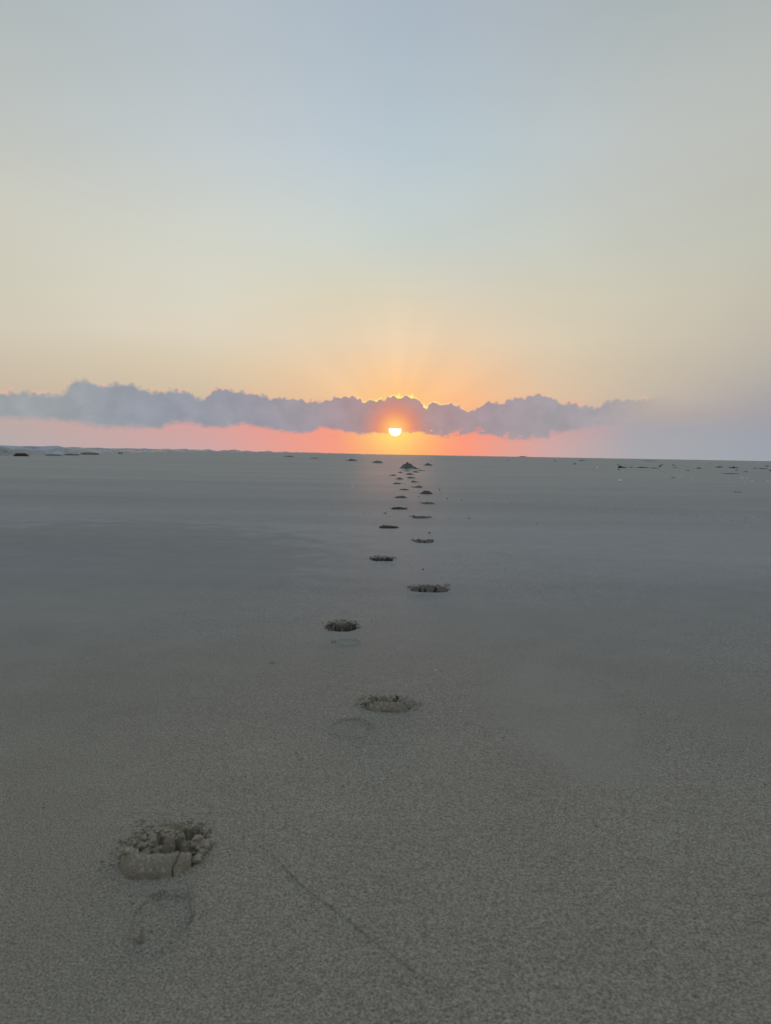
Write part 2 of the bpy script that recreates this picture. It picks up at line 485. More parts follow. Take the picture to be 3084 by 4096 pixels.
# ------------------------------------------------------------------ the footprints: relief of a shoe that scuffed and cracked the sand
def blob(h, u, v, cu, cv, r, hh, base):
    d2 = ((u - cu) ** 2 + (v - cv) ** 2) / (r * r)
    return np.where(d2 < 1, np.maximum(h, base + hh * np.sqrt(np.clip(1 - d2, 0, 1))), h)


def relief(u, v, p):
    """height change and undercut for a forefoot mark centred on (0,0); u across, v away from the viewer, metres"""
    rnd = random.Random(p['seed']); s = p['seed']
    w, L = p['w'] / 2, p['L'] / 2
    ew = fbm(u * 60, v * 60, s + 50, 3) * 0.10
    if p['res'] > .002: ew = ew + fbm(u * 22, v * 16, s + 51, 4) * 0.8
    uu, vv = u / w, v / L
    inside = 1 - (np.abs(uu) ** p.get('sq', 2.2) + np.abs(vv) ** p.get('sq', 2.2)) + ew * 1.6          # > 0 within the outline
    lump = fbm(u * 110, v * 110, s, 4)
    fine = fbm(u * 420, v * 420, s + 9, 3)
    kind = p['kind']
    if p['res'] > .0016:     # flat near edge, domed far edge
        inside = 1 - (np.abs(uu) ** 2.2 + np.where(vv < 0, np.abs(vv) ** 6, np.abs(vv) ** 1.5)) + ew * 1.6
    wall = smooth(inside / p.get('edge', 0.10))
    H, D = p['H'], p['D']
    wobble = 0.04 * np.sin(u * 45 + s) + fbm(u * 24, u * 0 + s, s + 3, 2) * 0.12
    t = vv + wobble
    if kind == 'plates':         # crust plates heaved up, their broken faces towards the viewer
        a0, a1 = p.get('start', -0.86), p.get('face', -0.35)
        arch = np.sqrt(np.clip(1 - uu ** 2, 0, 1))
        crest = (0.15 + 0.85 * arch ** 1.2) * H
        face = -0.45 * D + (crest + 0.45 * D) * np.clip((t - a0) / (a1 - a0), 0, 1) ** 0.85
        h = np.where(t < a1, face, crest * np.clip(1 - (t - a1) / 0.16, 0.0, 1) - D * 0.8 * smooth((t - a1) / 0.10))
        # rubble behind the first plate, with a second, lower plate
        a2 = a1 + 0.48
        rub = (-0.45 * D + lump * 2.6 * H * 0.7 + 0.25 * H)
        h = np.where(t > a1 + 0.14, np.maximum(h, rub - D * (1 - smooth((t - a1 - 0.10) / 0.22))), h)
        second = 0.75 * H * np.clip((t - a1 - 0.20) / (a2 - a1 - 0.20), 0, 1) * np.clip(1.2 - (t - a2) / 0.10, 0, 1)
        sel = (t > a1 + 0.16) & (t < a2 + 0.10)
        h = np.where(sel, np.maximum(h, -0.5 * D + second * 1.7 * smooth((uu + 0.15) / 0.35)), h)
        h = np.where(t > a2 + 0.10, np.where(lump > -0.02, lump * H * 1.4, -D * smooth((t - a2 - 0.1) / 0.15)), h)
        h = h + np.where(t < a1, 0, 1) * fine * 0.0022 + fine * 0.0009
        if p.get('backpit'):
            bpit = smooth((uu + 0.02) / 0.15) * smooth((0.86 - uu) / 0.12) * smooth((t - 0.34) / 0.10) * smooth((0.93 - vv) / 0.06)
            h = h * (1 - bpit) + bpit * (-D * 0.75 + lump * 0.003)
        for cu in p.get('cracks', [0.3]):
            c = np.abs(uu - cu - (t + 0.6) * p.get('lean', 0.25) * (1 if cu > 0 else -1) - fbm(v * 90, v * 0, s + 7, 2) * 0.10)
            h = h - 0.9 * (D + 0.3 * H) * np.exp(-(c / p.get('cw', 0.035)) ** 2) * (t < a1 + 0.05) * (t > a0 - 0.1)
        h = np.where(h > 0, h * smooth(inside / 0.16), h * wall)
    elif kind == 'pit':          # a deep toe pit under a sharp far lip, with loose crumbs above it
        lip = p.get('lip', 0.05) - 0.34 * np.clip(np.abs(uu), 0, 1) ** 2.2
        h = -D * smooth((t + 0.95) / 0.25)
        after = t > lip
        bk = smooth((t - lip - .10) / .15)
        shelf = H * (0.75 + 0.5 * np.cos(uu * 2)) * np.clip(1 - (t - lip) / 0.9, 0, 1) + lump * H * (0.25 + 1.6 * bk)
        shelf = np.where((lump < -0.06) & (bk > .5), -0.35 * D, shelf)
        h = np.where(after, shelf * np.clip((t - lip) / 0.09, 0, 1) - D * (1 - np.clip((t - lip) / 0.09, 0, 1)), h)
        h = h + fine * 0.0022 * smooth((t - lip - 0.06) / 0.05)
        h = np.where(h > 0, h * smooth(inside / 0.25), h * wall)
    else:                        # 'mound': heaped, rough sand with a dark foot
        hm = H * np.clip(1 - np.abs(uu - p.get('peak', 0.1)) ** 1.3, 0, 1) * np.clip(1 - np.abs(t) ** 1.5, 0, 1)
        hm = hm + lump * H * 1.3 + fbm(u * 40, v * 40, s + 2, 2) * H * 0.8
        pit = -D * np.exp(-((t + 0.72) / 0.28) ** 2)
        h = np.where(t < -0.45, np.minimum(hm * 0.3, 0) + pit, hm)
        h = np.where(h > 0, h * smooth(inside / 0.3), h * wall)
    p['tt'] = t - (a1 if kind == 'plates' else p.get('lip', .05) if kind == 'pit' else 9)
    # crumbs on and round the mark
    for _ in range(p.get('crumbs', 0)):
        a = rnd.uniform(0, 2 * math.pi); rr = rnd.uniform(0.55, 1.12)
        cu, cv = math.cos(a) * rr * w, math.sin(a) * rr * L
        if cv < -0.5 * L and rnd.random() < 0.75: continue
        r = rnd.uniform(0.0018, 0.0050)
        h = blob(h, u + fine * 0.002, v, cu, cv, r, r * rnd.uniform(.7, 1.2), 0.0)
    for _ in range(0 if p['res'] < .0016 else 16):      # bigger clods broken off the far rim
        cu = rnd.uniform(-1.1, 1.1) * w; cv = rnd.uniform(-.1, 1.0) * L
        r = rnd.uniform(.006, .015)
        h = blob(h, u + lump * 0.02, v, cu, cv, r, r * rnd.uniform(.5, 1.0), -.002)
    for cu, cv, r, hh in p.get('lumps', []):
        h = blob(h, u + lump * 0.012, v + fine * 0.006, cu, cv, r, hh, -0.002 + lump * 0.004)
    under = np.clip(0.002 - h, 0, .02) * p.get('under', 0.0)
    if kind == 'pit': under = under * smooth((t + 0.7) / 0.5) * smooth((p.get('lip', .05) + 0.25 - t) / 0.15)
    else: under = under * smooth((vv + 0.98) / 0.1) * smooth((p.get('face', -.35) - t) / 0.2)
    under = under * smooth(inside / .25)
    return h, inside, under


def near_relief(u, v, p):
    """the closest forefoot mark, block by block: a heaved slab in front, a thin plate, a crumbled hollow, an upright block,
    a tilted plate on the right and a clean pit at the back; z above the sand, metres"""
    s = p['seed']; rnd = random.Random(s)
    ku, kv, kh = p.get('scale', (1, 1, 1)); u = u / ku; v = v / kv
    V0 = v + .061
    wu = u + fbm(u * 70, v * 70, s, 4) * .006
    wv = V0 + fbm(u * 70 + 40, v * 70, s + 5, 4) * .006
    lump = fbm(u * 130, v * 130, s + 8, 4); fine = fbm(u * 380, v * 380, s + 9, 3)

    def box(x, a, b, e):
        return smooth((x - a) / e) * smooth((b - x) / e)
    uc = .003 + (V0 - .061) * .14
    inside = 1 - (np.abs((wu - uc) / .0535) ** 2.7 + np.abs((wv - .061) / .062) ** 2.7)
    B = -.004 + fbm(u * 48, v * 48, s + 14, 3) * .014 + .006 * np.exp(-(inside / .35) ** 2)
    B = B - .013 * np.exp(-(((wu + .013) / .010) ** 2 + ((wv - .058) / .007) ** 2))      # hollow left of the block
    B = B - .009 * np.exp(-(((wu + .034) / .008) ** 2 + ((wv - .050) / .005) ** 2))
    B = B - .018 * np.exp(-(((wu - .020) / .003) ** 2 + ((wv - .050) / .010) ** 2))      # cleft right of the block
    # upright block in the middle, rounded shoulders
    bx = box(wu, -.004, .020, .007); fr = np.clip((wv - .046) / .018, 0, 1)
    blk = np.where(wv < .064, -.006 + np.sin(fr * 1.57) * .026, .020 - (wv - .064) * 1.3)
    B = B * (1 - bx) + np.maximum(B, blk) * bx
    # tilted plate on the right, sloping back into the pit
    bx = box(wu, .021, .052, .006); fr = np.clip((wv - .050) / .011, 0, 1)
    plt = np.where(wv < .061, -.010 + np.sin(fr * 1.57) * .024, .014 - (wv - .061) * 1.0)
    B = B * (1 - bx) + np.maximum(B, plt) * bx
    h = B.copy()
    # everything but the faces of block and plate is crumbs stuck together
    for j in range(90):
        cu = rnd.uniform(-.054, .060); cv = rnd.uniform(.020, .120)
        if (abs((cu - .003) / .053) ** 2.7 + abs((cv - .061) / .061) ** 2.7) > 1.02: continue
        if .016 < cu < .054 and .076 < cv < .117: continue
        if -.002 < cu < .017 and .046 < cv < .064 and rnd.random() < .85: continue
        if .023 < cu < .046 and .048 < cv < .066 and rnd.random() < .85: continue
        a_, b_ = int(np.abs(V0[:, 0] - cv).argmin()), int(np.abs(u[0, :] - cu).argmin())
        rr = rnd.uniform(.0022, .0068) if rnd.random() < .6 else rnd.uniform(.0015, .003)
        h = blob(h, u + fine * .004, V0 + lump * .006, cu, cv, rr, rr * 1.1, float(B[a_, b_]) + rnd.uniform(-.002, .003))
    # clean pit at the back right
    su_ = u + fbm(u * 30, v * 30, s + 71, 2) * .006; sw_ = V0 + fbm(u * 30, v * 30, s + 72, 2) * .006
    pb = box(su_, .013, .057, .007) * smooth((sw_ - .078) / .008) * smooth((.119 - sw_) / .007)
    h = h * (1 - pb) + (-.017 + fine * .0012 + (wv - .10) * .10) * pb
    # the slab in front
    v0 = (.013 + .010 * p.get('rag', 0)) * np.clip(np.abs(u + .003) / .050, 0, 1.3) ** 3.2 + fbm(u * 55, u * 0, s + 3, 3) * .004
    sv = V0 - v0
    p['sv'] = sv
    top = .0215 * (1 - .35 * smooth((np.abs(u + .004) - .034) / .014)) + fbm(u * 60, u * 0 + 4, s + 4, 3) * .005
    rag = p.get('rag', 0)
    top = top + rag * (fbm(u * 130, v * 60, s + 31, 3) * .016 - .004)
    slab = np.where(sv < .018, -.012 + (top + .012) * np.sin(np.clip(sv / .018, 0, 1) * 1.57) ** .8, top - ((sv - .018) / .006) ** 2 * .03)
    slab = slab + fbm(u * 95, V0 * 95, s + 61, 3) * .0045
    su = box(u, -.053, .047, .003)
    slab = slab * su - .014 * (1 - su) + fine * .0014 + rag * lump * .008
    cr = np.exp(-((u - .0265 - fbm(v * 90, v * 0, s + 6, 3) * .014 - (sv - .009) * .35) / .0009) ** 2) * (sv > .0) * (sv < .020)
    slab = slab - cr * .014 * p.get('crack', 1)
    h = np.where(sv < .0175, slab, np.maximum(slab, h * smooth((sv - .020) / .006) - .024 * (1 - smooth((sv - .020) / .006))))
    h = np.where(sv < -.0005, 0.0, h)
    h = np.where(h > 0, h * smooth(inside / .06), h * smooth(inside / .05))
    h = h + fine * .0010 * (inside > 0)
    for _ in range(90):                                                   # loose crumbs thrown round the mark
        a = rnd.uniform(-.2, math.pi + .2); q_ = rnd.uniform(.95, 1.35)
        rr = rnd.uniform(.0012, .0034)
        h = blob(h, u + fine * .002, v, math.cos(a) * q_ * .055, math.sin(a) * q_ * .060, rr, rr * 1.1, 0.0)
    under = np.clip(.004 - h, 0, .011) * .6 * smooth((sv) / .003) * smooth((.012 - sv) / .006) * smooth(inside / .2)
    return h * kh, inside, under * kv


def _ico(n=2):
    t = (1 + 5 ** .5) / 2
    V = [Vector(q_).normalized() for q_ in [(-1, t, 0), (1, t, 0), (-1, -t, 0), (1, -t, 0), (0, -1, t), (0, 1, t), (0, -1, -t), (0, 1, -t), (t, 0, -1), (t, 0, 1), (-t, 0, -1), (-t, 0, 1)]]
    Fc = [(0, 11, 5), (0, 5, 1), (0, 1, 7), (0, 7, 10), (0, 10, 11), (1, 5, 9), (5, 11, 4), (11, 10, 2), (10, 7, 6), (7, 1, 8), (3, 9, 4), (3, 4, 2), (3, 2, 6), (3, 6, 8), (3, 8, 9), (4, 9, 5), (2, 4, 11), (6, 2, 10), (8, 6, 7), (9, 8, 1)]
    for _ in range(n):
        mid, out = {}, []
        def mp(a, b):
            kk = (min(a, b), max(a, b))
            if kk not in mid:
                V.append(((V[a] + V[b]) / 2).normalized()); mid[kk] = len(V) - 1
            return mid[kk]
        for a, b, c in Fc:
            ab, bc, ca = mp(a, b), mp(b, c), mp(c, a)
            out += [(a, ab, ca), (b, bc, ab), (c, ca, bc), (ab, bc, ca)]
        Fc = out
    return np.array([tuple(q_) for q_ in V]), np.array(Fc)


ICO_V, ICO_F = _ico(2)


def clod_pile(items, seed):
    """lumpy balls of sand stuck together: items are (x, y, z, radius)"""
    rs = np.random.RandomState(seed); Vs, Fs = [], []
    for i, (x, y, z, rr) in enumerate(items):
        o = rs.rand(3) * 50
        n = fbm(ICO_V[:, 0] * 1.4 + o[0], ICO_V[:, 1] * 1.4 + ICO_V[:, 2] * 1.1 + o[1], seed + i, 3)
        n2 = fbm(ICO_V[:, 2] * 3.2 + o[2], ICO_V[:, 0] * 3.2 - ICO_V[:, 1] * 2.0, seed + i + 7, 2)
        sc_ = np.array([1, 1, .78]) * (1 + (rs.rand(3) - .5) * .5)
        Vs.append(ICO_V * sc_ * (rr * (1 + n * .9 + n2 * .45))[:, None] + np.array([x, y, z])); Fs.append(ICO_F + i * len(ICO_V))
    return np.concatenate(Vs), np.concatenate(Fs)


def heel(u, v, p):
    w, L = p['w'] / 2, p['L'] / 2
    s = p['seed']
    uu, vv = u / w, v / L
    r = np.sqrt(uu ** 2 + vv ** 2) + fbm(u * 40, v * 40, s, 4) * 0.34
    ring = np.exp(-((r - 1) / 0.10) ** 2)
    lump = fbm(u * 170, v * 170, s + 1, 4)
    h = -p['D'] * (0.3 + 0.7 * smooth((uu + vv + .7) / 1.0)) * (1 - smooth((r - 0.86) / 0.13)) + p['D'] * 0.6 * ring * (0.5 + 0.5 * np.clip(-vv, -1, 1)) + lump * p.get('rough', 0.0022) * (1 - smooth((r - 0.9) / 0.25))
    h = h * (1 - smooth((r - 1.08) / 0.22))
    return h, 1.18 - r


# px, py: centre of the forefoot mark in the photograph; wpx: its width there; L: its length on the ground
PR = [
 dict(px=655, py=3408, wpx=355, L=.122, H=.019, D=.026, kind='plates', start=-.93, face=-.52, sq=3.2, backpit=True, under=.35, cracks=[.66], cw=.014, lean=.05, rot=5, scale=(.87, .94, 1), crumbs=120, res=.0009,
      lumps=[(-.004,.000,.013,.020),(.008,.008,.011,.023),(-.012,.012,.010,.012),(-.024,.006,.009,.011),(-.036,.004,.008,.009),(-.044,-.004,.007,.008),(.048,-.008,.008,.010),(.052,.006,.007,.010),(.044,.002,.006,.009),(.036,-.014,.006,.008),(-.03,.02,.007,.008),(-.018,.026,.006,.008)],
      heel=(650, 3672, 250, .105, .0058),
      label='nearest footprint, with thick cracked slabs of sand heaved up in its toe', heel_label='round shallow heel mark with a clod on its near rim'),
 dict(px=1548, py=2820, wpx=195, L=.10, H=.016, D=.024, scale=(-.88, .66, .85), rag=1.0, crack=0, kind='plates', start=-.92, face=-.55, sq=2.6, under=.4, cracks=[.55], cw=.02, rot=-4, crumbs=110, res=.0012,
      lumps=[(.035,.004,.006,.006),(.042,.008,.006,.007),(-.03,.02,.007,.007),(-.04,.012,.006,.006),(-.01,.02,.006,.006)],
      heel=(1410, 2908, 190, .095, .0045),
      label='second nearest footprint, crumbly oval with its faint heel mark to the left', heel_label='flat oval heel mark of coarse grains'),
 dict(px=1368, py=2506, wpx=126, L=.125, H=.012, D=.04, kind='pit', lip=-.04, under=.7, crumbs=90, res=.0012, rot=2,
      heel=(1395, 2570, 110, .08, .0028),
      label='third footprint out, a long dark toe pit under a pale ragged lip', heel_label='thin faint arc pressed by the heel'),
 dict(px=1716, py=2355, wpx=150, L=.14, H=.016, D=.026, kind='plates', face=-.05, cracks=[-.45,-.18,.28], cw=.045, lean=.3, under=.5, crumbs=70, res=.0018, rot=-2,
      heel=(1695, 2388, 90, .08, .002),
      label='footprint of tilted sand plates split by black wedge-shaped cracks', heel_label='faint pitted heel mark'),
 dict(px=1528, py=2236, wpx=84, L=.15, H=.007, D=.032, kind='pit', lip=0.0, under=.9, crumbs=40, res=.0022,
      heel=(1556, 2258, 56, .09, .002),
      label='footprint with a black toe pit and thin pale lip, left of the trail', heel_label='pale heel arc'),
 dict(px=1694, py=2166, wpx=80, L=.16, H=.010, D=.022, kind='plates', cracks=[-.35,.05], cw=.05, face=-.1, crumbs=20, res=.0026,
      label='dark low footprint split in three lobes below the small pebble'),
 dict(px=1554, py=2109, wpx=76, L=.17, H=.010, D=.018, kind='pit', lip=-.1, under=.6, crumbs=20, res=.003,
      label='footprint with a scuff line trailing away to its left'),
 dict(px=1682, py=2070, wpx=74, L=.17, H=.014, D=.02, kind='plates', cracks=[-.5,-.1,.3], cw=.04, face=-.1, crumbs=10, res=.0032,
      label='footprint with a row of square sand lobes on its crest'),
 dict(px=1595, py=2035, wpx=62, L=.18, H=.012, D=.035, kind='pit', lip=.15, under=.9, crumbs=10, res=.0035,
      label='darkest of the middle footprints, a solid black lens in the sand'),
 dict(px=1713, py=2014, wpx=54, L=.18, H=.016, D=.02, kind='plates', cracks=[-.3], cw=.05, face=0, res=.004,
      label='footprint with a low left tail, just below the tall dark one'),
 dict(px=1602, py=1990, wpx=51, L=.18, H=.016, D=.02, kind='mound', peak=.15, res=.004,
      label='footprint left of the trail with a pale nib on its crest'),
 dict(px=1704, py=1975, wpx=48, L=.20, H=.034, D=.02, kind='mound', peak=.1, res=.0045,
      label='tall dark footprint standing out right of the trail'),
 dict(px=1617, py=1959, wpx=36, L=.18, H=.014, D=.02, kind='mound', res=.005, label='thin footprint with a small scuff at its right end'),
 dict(px=1668, py=1949, wpx=42, L=.18, H=.018, D=.02, kind='mound', peak=.3, res=.005, label='wide flat footprint beside a faint line in the sand'),
 dict(px=1588, py=1935, wpx=32, L=.18, H=.014, D=.03, kind='pit', lip=.1, under=.8, res=.0055, label='dark straight footprint beside a tiny speck'),
 dict(px=1661, py=1928, wpx=36, L=.18, H=.020, D=.02, kind='mound', peak=-.5, res=.006, label='footprint with a raised knob on its left end'),
 dict(px=1597, py=1916.5, wpx=29, L=.18, H=.026, D=.02, kind='mound', res=.006, label='small dome-shaped footprint left of the trail'),
 dict(px=1646, py=1912, wpx=36, L=.2, H=.020, D=.02, kind='mound', peak=-.2, res=.007, label='footprint tapering to the right, above the one with a knob'),
 dict(px=1570, py=1901.5, wpx=28, L=.2, H=.016, D=.02, kind='mound', res=.007, label='leftmost of the far footprints on the trail'),
 dict(px=1641, py=1898, wpx=33, L=.2, H=.024, D=.02, kind='mound', peak=-.2, res=.007, label='blocky footprint in the middle of the far trail'),
 dict(px=1601, py=1890.6, wpx=21, L=.2, H=.018, D=.02, kind='mound', res=.008, label='short far footprint between the leftmost and the central ones'),
 dict(px=1665, py=1889, wpx=28, L=.2, H=.026, D=.02, kind='mound', peak=-.4, res=.008, label='far footprint with a steep left end'),
 dict(px=1628, py=1884.3, wpx=21, L=.2, H=.018, D=.02, kind='mound', res=.008, label='lower of two short far footprints under the heaped sand'),
 dict(px=1682, py=1883, wpx=34, L=.16, H=.012, D=.012, kind='mound', res=.008, label='thin far footprint reaching out to the right'),
 dict(px=1627.5, py=1877, wpx=21, L=.2, H=.024, D=.02, kind='mound', res=.009, label='upper of two short far footprints, right under the heaped sand'),
 dict(px=1668, py=1876, wpx=26, L=.2, H=.024, D=.02, kind='mound', peak=-.3, res=.009, label='far footprint touching the right foot of the heaped sand'),
]
HEAPS = [   # px, py(base), width px, height px, label
 (1630, 1872, 74, 15, 'broad heap of kicked-up sand where the far footprints meet below the sun'),
 (1711, 1862, 46, 9, 'small peaked sand heap right of the broad heap'),
 (1512, 1851, 46, 8, 'low heap of sand left of the sun glow, rounded at its left end'),
 (1407, 1843, 46, 7, 'low heap of sand with a rounded right end, third from the trail'),
 (1258, 1834, 40, 4, 'thin flat heap of sand near the surf line'),
 (1155, 1827, 46, 5, 'leftmost flat heap of sand close to the surf'),
]

holes = []        # rectangles (x0,x1,y0,y1) cut from the coarse sheet
GV, GF, goff = [], [], 0


def grid_faces(nx, ny):
    i = np.arange(nx - 1)[None, :] + np.arange(ny - 1)[:, None] * nx
    i = i.ravel()
    return np.stack([i, i + 1, i + 1 + nx, i + nx], 1)


def add_ground(V, Fq):
    global goff
    if len(Fq) == 0: return
    V, Fq = compact(V, Fq)
    GV.append(V); GF.append(Fq + goff); goff += len(V)


for i, p in enumerate(PR):
    p['seed'] = 11 + i * 7
    cx, cy = ground_at(p['px'], p['py'])
    dist = math.hypot(cx, cy)
    p['w'] = p['wpx'] * depth_of(cx, cy) / F
    rot = math.radians(p.get('rot', 0)) + 0.0
    mg = .035 if i < 5 else .03
    x0, x1 = cx - p['w'] / 2 - mg, cx + p['w'] / 2 + mg
    y0, y1 = cy - p['L'] / 2 - mg, cy + p['L'] / 2 + mg
    hl = p.get('heel')
    if hl:
        hx, hy = ground_at(hl[0], hl[1])
        hw = hl[2] * depth_of(hx, hy) / F
        x0 = min(x0, hx - hw / 2 * 1.35 - .01); x1 = max(x1, hx + hw / 2 * 1.35 + .01)
        y0 = min(y0, hy - hl[3] / 2 * 1.35 - .01)
    res = p['res']
    # keep patches apart
    for q_ in holes:
        if x0 < q_[1] and x1 > q_[0] and y0 < q_[3] and y1 > q_[2]:
            mid_ = (q_[3] + y0) / 2
            y0 = q_[3] + 0.002
    nx = max(8, int((x1 - x0) / res)); ny = max(8, int((y1 - y0) / (res * (1.0 if i < 5 else 0.8))))
    xs = np.linspace(x0, x1, nx); ys = np.linspace(y0, y1, ny)
    Xg, Yg = np.meshgrid(xs, ys)
    u = Xg - cx; v = Yg - cy
    ur = u * math.cos(rot) + v * math.sin(rot); vr = -u * math.sin(rot) + v * math.cos(rot)
    dz, ins, under = (near_relief if i < 2 else relief)(ur, vr, p)
    hin = np.full_like(dz, -1)
    if hl:
        dh, hin = heel(Xg - hx, Yg - hy, dict(w=hw, L=hl[3], D=hl[4], seed=p['seed'] + 3))
        if i == 0:
            dh = dh - .0025 * np.exp(-((np.hypot((Xg - hx) / hw * 2, (Yg - hy) / hl[3] * 2) - .93) / .07) ** 2) * smooth(((Xg - hx) / hw * 2 + (Yg - hy) / hl[3] * 2 + .1) / .5)
        if i == 2:
            dh = blob(dh, Xg - hx, Yg - hy, -.04, -.004, .007, .007, 0)
        dz = np.where(np.abs(dz) > 1e-5, dz, dh)
    # fade to the untouched sheet at the patch border
    ed = np.minimum(np.minimum(Xg - x0, x1 - Xg), np.minimum(Yg - y0, y1 - Yg))
    dz = dz * smooth(ed / 0.008)
    Zg = h0(Xg, Yg) + dz
    # skirt: outermost ring tucked under the coarse sheet
    V = np.stack([Xg, Yg + under, Zg], -1)
    V[0, :, 1] -= .004; V[-1, :, 1] += .004; V[:, 0, 0] -= .004; V[:, -1, 0] += .004
    for sl in (np.s_[0, :], np.s_[-1, :], np.s_[:, 0], np.s_[:, -1]):
        V[sl + (2,)] -= .0012
    V = V.reshape(-1, 3)
    Fq = grid_faces(nx, ny)
    a = np.abs(dz).ravel(); insf = ins.ravel()
    toe_v = (insf > -0.42) & (a > 2.5e-4)
    toe_f = (toe_v[Fq].sum(1) >= 2) & (insf[Fq].max(1) > -0.42) | (insf[Fq].min(1) > 0.0)
    heel_f = np.zeros(len(Fq), bool)
    if hl:
        heel_f = (hin.ravel()[Fq].min(1) > 0.0) & ~toe_f
    holes.append((x0, x1, y0, y1))
    add_ground(V, Fq[~toe_f & ~heel_f])
    c = Vector((cx, cy, float(h0(cx, cy))))
    if hl:
        root = bpy.data.objects.new('footprint', None); C.objects.link(root); root.location = c
        root.empty_display_size = .05
        if i < 2:
            sl_f = toe_f & (p['sv'].ravel()[Fq].mean(1) < .0182)
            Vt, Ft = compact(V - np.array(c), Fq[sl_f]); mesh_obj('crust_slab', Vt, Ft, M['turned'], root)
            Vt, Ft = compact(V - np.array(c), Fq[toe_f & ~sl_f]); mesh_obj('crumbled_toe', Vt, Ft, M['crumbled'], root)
            rn = random.Random(77 + i); ku, kv, kh = p.get('scale', (1, 1, 1)); its = []
            ZN = [(-.045, -.004, .040, .078, 120, .0020, .0052), (-.050, -.026, .024, .060, 60, .0022, .0060), (.044, .059, .030, .076, 60, .0022, .0062),
                  (-.036, .016, .078, .114, 110, .0018, .0048), (.022, .050, .026, .044, 30, .0016, .0045), (-.030, .030, .022, .036, 34, .0014, .0032),
                  (-.060, .066, .100, .150, 46, .0008, .0022), (-.080, -.050, .02, .10, 30, .0008, .0022), (-.01, .02, .070, .084, 24, .002, .005)]
            for a_, b_, c_, d_, n_, r0_, r1_ in ZN:
                for _ in range(n_):
                    cu, cv = rn.uniform(a_, b_), rn.uniform(c_, d_)
                    uc_ = .003 + (cv - .061) * .14
                    o_ = abs((cu - uc_) / .0535) ** 2.7 + abs((cv - .061) / .062) ** 2.7
                    if r1_ > .003 and o_ > 1.1: continue
                    ru_, rv_ = cu * ku, (cv - .061) * kv
                    gx, gy = cx + ru_ * math.cos(rot) - rv_ * math.sin(rot), cy + ru_ * math.sin(rot) + rv_ * math.cos(rot)
                    ix, iy = int(np.abs(xs - gx).argmin()), int(np.abs(ys - gy).argmin())
                    rr = rn.uniform(r0_, r1_) * (1 if i == 0 else .8)
                    its.append((gx - cx, gy - cy, float(Zg[iy, ix]) - c.z + rr * rn.uniform(.0, .7), rr))
            cv_, cf_ = clod_pile(its, 5 + i)
            tag(mesh_obj('crumbs', cv_, cf_, M['turned'], root), kind='stuff')
        else:
            lp = toe_f & (p['tt'].ravel()[Fq].mean(1) > (.02 if p['kind'] == 'pit' else -.06))  # pale lip and dark face split: light and shade painted as two tones
            Vt, Ft = compact(V - np.array(c), Fq[toe_f & ~lp]); mesh_obj('toe_pit' if p['kind'] == 'pit' else 'heaved_crust', Vt, Ft, M['shaded'], root)
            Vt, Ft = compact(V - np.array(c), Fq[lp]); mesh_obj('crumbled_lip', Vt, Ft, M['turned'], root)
            rn = random.Random(177 + i); its = []
            for _ in range(90):
                a_ = rn.uniform(-.25, math.pi + .25); q_ = rn.uniform(.35, 1.12)
                gx, gy = cx + math.cos(a_) * q_ * p['w'] / 2, cy + math.sin(a_) * q_ * p['L'] / 2
                ix, iy = int(np.abs(xs - gx).argmin()), int(np.abs(ys - gy).argmin())
                rr = rn.uniform(.0016, .0055); z_ = float(Zg[iy, ix]) - c.z
                if z_ < -.004: continue
                its.append((gx - cx, gy - cy, z_ + rr * rn.uniform(-.2, .5), rr))
            cv_, cf_ = clod_pile(its, 25 + i)
            tag(mesh_obj('crumbs', cv_, cf_, M['turned'], root), kind='stuff')
        Vt, Ft = compact(V - np.array(c), Fq[heel_f]); ho = mesh_obj('heel_mark', Vt, Ft, M['sand'], root)
        ho['label'] = p['heel_label']
    else:
        Vt, Ft = compact(V - np.array(c), Fq[toe_f]); root = mesh_obj('footprint', Vt, Ft, M['shaded']); root.location = c
    tag(root, p['label'], 'footprint', 'footprints in a trail leading to the sun')

# ------------------------------------------------------------------ the beach
def lines(lo, hi, base_, extra):
    out = [lo]; t = lo
    while t < hi:
        t += base_(t); out.append(min(t, hi))
    a = sorted(out)
    a = [v for v in a if all(abs(v - e) > 1e-3 for e in extra)]
    return np.array(sorted(set(a) | set(extra)))


ex = sorted({v for r in holes for v in r[:2]}); ey = sorted({v for r in holes for v in r[2:]})
xs = lines(-30, 3500, lambda t: 0.12 + abs(t) * 0.09, ex)
ys = lines(-40, 3500, lambda t: 0.10 + abs(t) * 0.05, ey)
Xg, Yg = np.meshgrid(xs, ys)
V = np.stack([Xg, Yg, h0(Xg, Yg)], -1).reshape(-1, 3)
Fq = grid_faces(len(xs), len(ys))
cxm = (Xg[:-1, :-1] + Xg[1:, 1:]).ravel() / 2; cym = (Yg[:-1, :-1] + Yg[1:, 1:]).ravel() / 2
kill = np.zeros(len(Fq), bool)
for x0, x1, y0, y1 in holes:
    kill |= (cxm > x0) & (cxm < x1) & (cym > y0) & (cym < y1)
add_ground(V, Fq[~kill])
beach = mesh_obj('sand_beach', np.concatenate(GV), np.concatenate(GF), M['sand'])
tag(beach, 'flat grey beach of firm fine sand reaching the horizon', 'beach', kind='structure')

